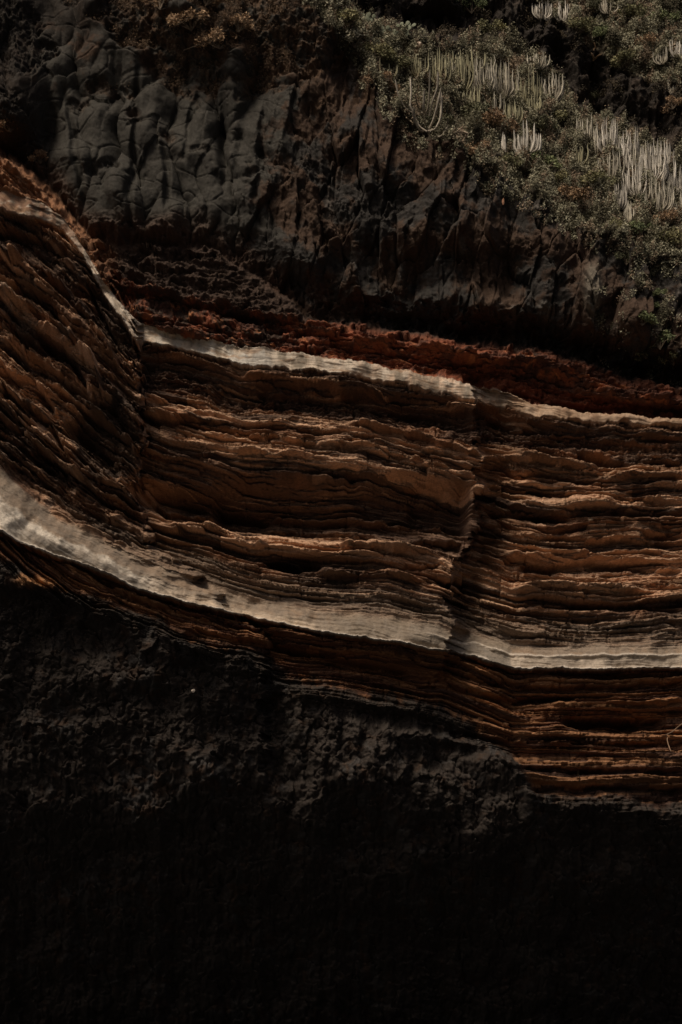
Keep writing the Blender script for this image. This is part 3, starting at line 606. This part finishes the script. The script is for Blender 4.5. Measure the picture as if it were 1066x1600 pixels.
def spurge(u, v, hpx, wpx, n, tone, label, seed, parts=False, lean=0.0, group='candelabra spurges on the slopes', bow=.25, thick=.062):
    rs = np.random.default_rng(seed); e = tag(empty('candelabra_spurge', surf(u, v) - Vector((0, .8 if parts else .3, 0))), label, 'succulent', group)
    H = hpx / M; Wd = wpx / M / 2; lines, rads = [], []
    for k in range(n):
        a = rs.uniform(0, 2 * np.pi); ra = math.sqrt(rs.random()); x = math.cos(a) * ra * Wd; y = math.sin(a) * ra * Wd * .6
        h = H * (1 - .35 * ra ** 2) * rs.uniform(.35, 1.15)
        bz = -.15 - .15 * rs.random()
        q, rd = stem_tube((x * .45, y * .45 , bz), (x + (lean + rs.normal() * .09) * h, y, h), bow * ra, thick * rs.uniform(.8, 1.2), rs)
        if Wd > 1.1: q[:, 2] += -x * SLOPE
        lines.append(q); rads.append(rd)
    if parts:
        for l, rd in zip(lines, rads):
            co, fa, col = spurge_geo([l], [rd], tone, rs); me = np_mesh('stem', co, fa, col); me.materials.append(STEM); link(bpy.data.objects.new('stem', me), e)
    else:
        co, fa, col = spurge_geo(lines, rads, tone, rs); me = np_mesh('stems', co, fa, col); me.materials.append(STEM); link(bpy.data.objects.new('stems', me), e)
    return e
SLOPE = .45
SP = [(930,238,44,34,12,MIDT,0,'clump wedged between the first and second clumps of the right hand stand'),(1000,268,50,34,14,MIDT,0,'clump just right of the crest of the right hand stand'),(1040,262,44,36,14,PALE,0,'uppermost clump near the right edge of the right hand stand'),(972,240,34,30,10,PALE,0,'short clump on the skyline of the right hand stand'),(1010,312,56,36,14,MIDT,0,'clump between the lower pale one and the lowest clump of the stand'),(705,108,40,40,12,GRN,0,'upper green clump behind the left end of the green stand'),(770,122,40,46,16,GRN,0,'upper green clump behind the middle of the green stand'),(738,168,44,44,14,GRN,0,'lower green clump in front of the middle of the green stand'),(775,172,40,40,14,MIDT,0,'lower greyish clump in front of the green stand'), # u, v(base), height px, width px, stems, tone, parts, label
 (822,242,56,52,15,PALE,1,'brightest small clump of thick pale stems standing alone near the cliff edge'),
 (787,236,38,8,3,PALE,1,'few thin pale stems just left of the bright lone clump'),
 (914,222,42,40,15,MIDT,0,'first clump at the upper left end of the pale right hand stand'),
 (948,240,58,50,24,PALE,0,'dense pale clump second from the top of the right hand stand'),
 (905,252,40,36,12,GRN,0,'shaded green clump below the top of the right hand stand'),
 (985,262,66,52,26,PALE,0,'tall bright clump at the crest of the right hand stand'),
 (950,282,50,44,14,MIDT,0,'sparser clump in the lower middle of the right hand stand'),
 (1020,284,66,52,26,PALE,0,'tall bright clump right of the crest of the stand'),
 (993,306,62,46,18,PALE,0,'lower pale clump in front of the crest clump'),
 (1052,302,64,50,24,PALE,0,'bright clump of the stand cut by the right edge of the photo'),
 (1030,330,60,46,16,MIDT,0,'lowest clump at the foot of the right hand stand'),
 (1064,344,50,34,10,MIDT,0,'small clump below the stand at the right edge'),
 (966,322,38,34,14,PALE,0,'small pale clump on the ledge below the stand'),
 (984,342,34,22,9,MIDT,0,'tiny clump at the tip of the ledge above the orange rock'),
 (655,120,36,40,10,GRN,0,'thin green stems behind the prickly pears'),
 (690,132,56,40,16,GRN,0,'green clump at the left end of the long green stand'),
 (722,140,62,44,20,GRN,0,'green clump second in the long green stand'),
 (755,146,66,46,22,MIDT,0,'tall greyish clump in the middle of the long green stand'),
 (790,150,58,46,22,MIDT,0,'greyish clump right of the middle of the green stand'),
 (826,164,58,46,20,GRN,0,'shaded clump in the lower right of the green stand'),
 (862,160,52,40,14,MIDT,0,'warm lit clump at the right end of the green stand'),
 (800,188,44,44,14,GRN,0,'low dark green clump beneath the green stand'),
 (835,178,30,34,10,GRN,0,'short dark green stems above the lone bright clump'),
 (840,108,30,40,10,MIDT,0,'small clump on the ridge line above the green stand'),
 (742,112,34,36,12,GRN,0,'short stems on the ridge above the middle of the green stand'),
 (850,20,34,36,16,PALE,0,'pale clump at the very top edge of the photo'),
 (880,28,32,34,16,PALE,0,'pale clump hanging over the dark gully at the top'),
 (950,24,26,34,9,MIDT,0,'sparse small clump on the rear slope'),
 (1058,92,40,28,12,PALE,0,'pale clump on the rear slope at the right edge'),
 (1030,100,30,28,10,MIDT,0,'warm toned clump left of the rear pale one'),
 (1050,138,26,20,5,MIDT,0,'few curved stems on the rear slope below the pale clump'),
 (700,118,30,26,6,MIDT,0,'sparse grey stems in front of the ridge shrubs'),
 (600,118,34,50,7,GRN,0,'faint thin stems among the shrubs near the prickly pears')]
for i, (u, v, h, w_, n_, tone, pt, lab) in enumerate(SP):
    spurge(u, v, h, w_, int(n_ * 1.9) if not pt else n_, tone, lab, 400 + i, bool(pt), bow=.5 if pt else .25, thick=.078 if pt else .05)
# the hanging one: arms drop, then turn upwards
def traced(name, anchor, arms, rpx, tone, label, cat, seed, part='stem', group=None, dy=-.5, sag=.0):
    rs = np.random.default_rng(seed); a0 = surf(*anchor); e = tag(empty(name, a0), label, cat, group)
    depth = 110 + a0.y
    for arm in arms:
        p = np.array(arm, float); tt = np.linspace(0, 1, len(p)); t2 = np.linspace(0, 1, len(p) * 4)
        pu = np.interp(t2, tt, p[:, 0]); pv = np.interp(t2, tt, p[:, 1])
        for _ in range(2): pu[1:-1] = (pu[:-2] + pu[1:-1] * 2 + pu[2:]) / 4; pv[1:-1] = (pv[:-2] + pv[1:-1] * 2 + pv[2:]) / 4
        oy = dy + rs.uniform(-.35, .1); yy = np.linspace(0, oy, len(pu)) if len(p) > 2 else np.full(len(pu), oy)
        q = np.stack([(pu - anchor[0]) / M, yy * np.sin(np.linspace(.4, 1.57, len(pu))), -(pv - anchor[1]) / M], 1) * (depth / 110)
        rad = rpx / M * rs.uniform(.8, 1.15) * np.concatenate([np.full(len(q) - 2, 1.0), [.7, .2]])
        co, fa, col = spurge_geo([q], [rad], tone, rs); me = np_mesh(part, co, fa, col); me.materials.append(STEM); link(bpy.data.objects.new(part, me), e)
    return e
traced('candelabra_spurge', (662, 200), [[(668,205),(655,198),(648,180),(640,170),(642,150),(640,125)],[(662,205),(655,206),(646,190),(645,176)],[(662,172),(650,178),(632,172),(620,150),(616,130)],
 [(668,176),(662,170),(663,145)],[(660,175),(652,165),(648,155)],[(672,200),(678,190),(684,172),(690,145)],[(672,178),(676,160),(685,140),(685,115)],[(670,204),(682,204),(690,190),(691,150)],
 [(666,190),(662,180),(660,172)],[(690,214),(700,208),(700,198)],[(680,214),(692,218),(702,206)],[(664,178),(670,168),(672,140),(672,112)]], 1.55, (.44, .39, .31),
 'spurge hanging over the cliff edge with arms that drop then curve upwards', 'succulent', 700, group='candelabra spurges on the slopes', dy=-1.1)
rs = np.random.default_rng(5); tang = []
for k in range(16):
    x = 705 + rs.uniform(-8, 26); y = 212 + rs.uniform(-6, 18); tang.append([(x, y), (x + rs.uniform(-8, 8), y + rs.uniform(-2, 9)), (x + rs.uniform(-13, 13), y + rs.uniform(-8, 12)), (x + rs.uniform(-14, 14), y + rs.uniform(-10, 16))])
traced('dead_spurge', (715, 216), tang, 1.1, (.34, .27, .20), 'tangled heap of dead pale stems on the edge beside the hanging spurge', 'dead plant', 701)
traced('dead_branch', (928, 92), [[(927,96),(925,85),(930,78),(926,72)],[(927,95),(933,90),(940,89)],[(927,94),(921,90)]], 1.9, (.42, .28, .17), 'forked tan dead branch in the dark gully', 'branch', 702, 'twig')
traced('dry_branch', (1050, 1150), [[(1072,1128),(1060,1136),(1048,1146),(1036,1151)],[(1043,1149),(1041,1158),(1043,1170),(1044,1176)]], .75, (.20, .13, .085), 'thin bare branch sticking out from the dark ledge at the right edge', 'branch', 703, 'twig')
traced('grass_blade', (900, 1215), [[(900,1222),(901,1215),(899,1207)],[(903,1223),(901,1214)]], .6, (.10, .10, .06), 'lone thin grass tuft on the dark beds at lower right', 'grass', 704, 'blade', dy=-.9)

# --- prickly pears
def pad_mesh(seed):
    r = np.random.default_rng(seed); n, m = 14, 9; co = []
    for i in range(m):
        ph = np.pi * i / (m - 1)
        for j in range(n):
            th = 2 * np.pi * j / n; x = math.sin(ph) * math.cos(th); y = math.sin(ph) * math.sin(th); z = -math.cos(ph)
            co.append((x * (.5 + .14 * z), y * .09, z * .72 + .7))
    fa = [(i * n + j, i * n + (j + 1) % n, (i + 1) * n + (j + 1) % n, (i + 1) * n + j) for i in range(m - 1) for j in range(n)]
    col = np.tile(np.array([.17, .18, .12]) * r.uniform(.85, 1.15), (len(co), 1))
    me = np_mesh('pad', np.array(co), np.array(fa), col); me.materials.append(STEM); return me
PAD = [pad_mesh(i) for i in range(3)]
def pear(u, v, hpx, label, seed):
    r = random.Random(seed); e = tag(empty('prickly_pear', surf(u, v) - Vector((0, .3, 0))), label, 'cactus', 'prickly pears on the crest'); s = hpx / M
    def add(p, sc, ry, rz, lvl):
        o = link(bpy.data.objects.new('pad', PAD[r.randrange(3)]), e); o.location = p; o.scale = (sc, sc, sc); o.rotation_euler = (r.uniform(-.3, .3), ry, rz)
        if lvl < 2:
            for k in (-1, 1) if lvl else (-1, 0, 1):
                a = ry + k * r.uniform(.35, .7); tip = Vector(p) + Vector((math.sin(ry) * 1.35 + k * .3 * math.cos(ry), r.uniform(-.1, .1), math.cos(ry) * 1.25)) * sc
                add(tip, sc * r.uniform(.75, .9), a, rz + r.uniform(-.5, .5), lvl + 1)
    add(Vector((0, 0, -.1)), s * .34, r.uniform(-.3, .3), r.uniform(-.4, .4), 0)
    return e
pear(578, 46, 26, 'prickly pear with upright pads, leftmost on the crest', 1)
pear(597, 56, 24, 'prickly pear with rounded pads in the middle of the crest group', 2)
pear(636, 66, 26, 'prickly pear with one pad leaning right above the green stems', 4)
pear(616, 62, 18, 'smallest prickly pear between the two larger ones', 3)

# --- shrubs one can tell apart
SH = [(500,12,60,'grey','pale grey shrub at the top where the slope meets the frame edge'),(530,40,56,'olive','olive shrub on the crest left of the prickly pears'),
 (555,70,56,'grey','greyish shrub at the cliff edge below the left prickly pear'),(590,95,60,'olive','olive shrub below the middle prickly pear'),(625,110,54,'olive','round olive shrub above the hanging spurge'),
 (600,140,46,'brown','brownish shrub on the edge left of the hanging spurge'),(735,20,56,'green','tall green shrub at the top beside the dark hollow'),(770,48,50,'olive','olive shrub on the ridge above the green stand'),
 (690,200,50,'dark','dark shrub right of the hanging spurge'),(735,185,64,'dark','large dark shrub under the green stand'),(770,205,60,'brown','brown shrub left of the bright lone clump'),
 (850,205,56,'dark','dark rounded shrub right of the bright lone clump'),(870,190,44,'olive','olive shrub between the green stand and the right hand stand'),(740,238,48,'brown','dry brown shrub spilling over the edge by the dead stems'),
 (790,262,46,'olive','olive shrub on the edge below the bright lone clump'),(850,262,50,'green','green shrub on the rim right of the bright lone clump'),(868,290,48,'olive','olive shrub on the nose of the cliff edge'),
 (888,318,58,'brown','broad dry shrub hanging on the cliff nose'),(925,300,50,'olive','olive shrub under the left part of the right hand stand'),(1000,370,56,'green','green shrub below the foot of the right hand stand'),
 (1040,385,60,'olive','olive shrub at the right edge under the stand'),(960,360,40,'olive','small olive shrub above the orange rock'),(1046,350,40,'brown','brown shrub behind the small clump at the right edge'),
 (905,50,50,'olive','olive shrub on the rear slope beside the gully lip'),(940,60,50,'green','green shrub on the rear slope near the forked dead branch'),(985,35,60,'olive','wide olive shrub on the rear slope near the top'),
 (1035,40,50,'green','green shrub in the upper right corner'),(980,100,54,'olive','olive shrub on the lip above the rear gully'),(1010,75,44,'brown','brown shrub in the middle of the rear slope'),
 (925,20,44,'dark','dark shrub at the top between the two pale clumps'),(1050,170,40,'brown','orange brown tuft in the rear gully at the right edge'),(930,150,40,'dark','dark tuft in the middle of the gully'),
 (1035,535,50,'green','leafy green shrub at the right edge on the basalt foot'),(1055,560,46,'olive','olive shrub below the leafy one at the right edge'),(1000,515,36,'green','small green shrub left of the leafy one'),
 (1012,548,34,'olive','low plant at the foot of the basalt just above the red layer'),(1015,440,22,'green','bright green weed high on the right basalt'),(1032,458,24,'green','bright green weed hanging below the first one'),
 (978,412,34,'dark','dark green tuft above the weeds on the right basalt'),(1045,515,40,'green','green shrub above the leafy one on the basalt'),(1025,478,22,'green','lowest bright green weed on the right basalt'),
 (300,50,60,'brown','dry brown shrub hanging on the upper basalt'),(345,85,56,'brown','dry brown shrub lower down the upper basalt'),(255,30,50,'brown','dry brown shrub at the top left of the upper basalt'),
 (375,60,44,'brown','dry shrub right of the hanging brown ones'),(325,20,54,'brown','dry brown shrub at the top edge of the photo'),(20,215,40,'brown','dry tuft at the left edge over the red striped beds'),
 (66,262,34,'brown','dry tuft where the red striped beds meet dark rock'),(1048,655,0,'green','')]
for (u, v, s_, k, lab) in SH:
    if s_: shrub(u, v, s_, k, lab, out=.1 if v > 400 else .25)

# --- loose stones
def stone(u, v, rpx, sc, col, label, seed, dy=.1):
    r = np.random.default_rng(seed); n, m = 16, 11; co = []
    for i in range(m):
        ph = np.pi * i / (m - 1)
        for j in range(n): th = 2 * np.pi * j / n; co.append((math.sin(ph) * math.cos(th), math.sin(ph) * math.sin(th), -math.cos(ph)))
    co = np.array(co)
    for _ in range(7):
        d = r.normal(size=3); d /= np.linalg.norm(d); k = r.uniform(.55, .85); pr = co @ d; co -= np.clip(pr - k, 0, None)[:, None] * d
    co *= np.array(sc) * rpx / M
    fa = np.array([(i * n + j, i * n + (j + 1) % n, (i + 1) * n + (j + 1) % n, (i + 1) * n + j) for i in range(m - 1) for j in range(n)])
    me = np_mesh('stone', co, fa, np.tile(np.array(col), (len(co), 1)), False); me.materials.append(MATS[4])
    o = tag(link(bpy.data.objects.new('stone', me)), label, 'stone'); o.location = surf(u, v) - Vector((0, dy, 0)); return o
stone(921, 815, 4.5, (1, .8, .8), (.45,.33,.22), 'small rounded tan stone lodged in the right hand wall', 1)
stone(304, 1083, 3.2, (1, .8, .9), (.62,.52,.42), 'tiny pale stone on the black rubble', 2)
stone(588, 847, 12, (1.4, 1, .5), (.30,.19,.12), 'flat brown slab lying on the ledge under the big hollow', 3, .2)
stone(785, 320, 5, (.5, .6, 1.5), (.45,.24,.15), 'upright pinkish stone sliver on the dark basalt under the cliff edge', 4)
stone(790, 1131, 5, (1.5, .8, .6), (.34,.19,.10), 'small orange flat stone on the dark lower slope', 5)
stone(750, 1123, 5, (1.2, .8, .8), (.30,.17,.09), 'small orange stone left of the flat one on the lower slope', 6)
stone(655, 77, 3, (1, .8, 1.2), (.6,.48,.38), 'tiny pale stone among stems near the prickly pears', 7, .5)
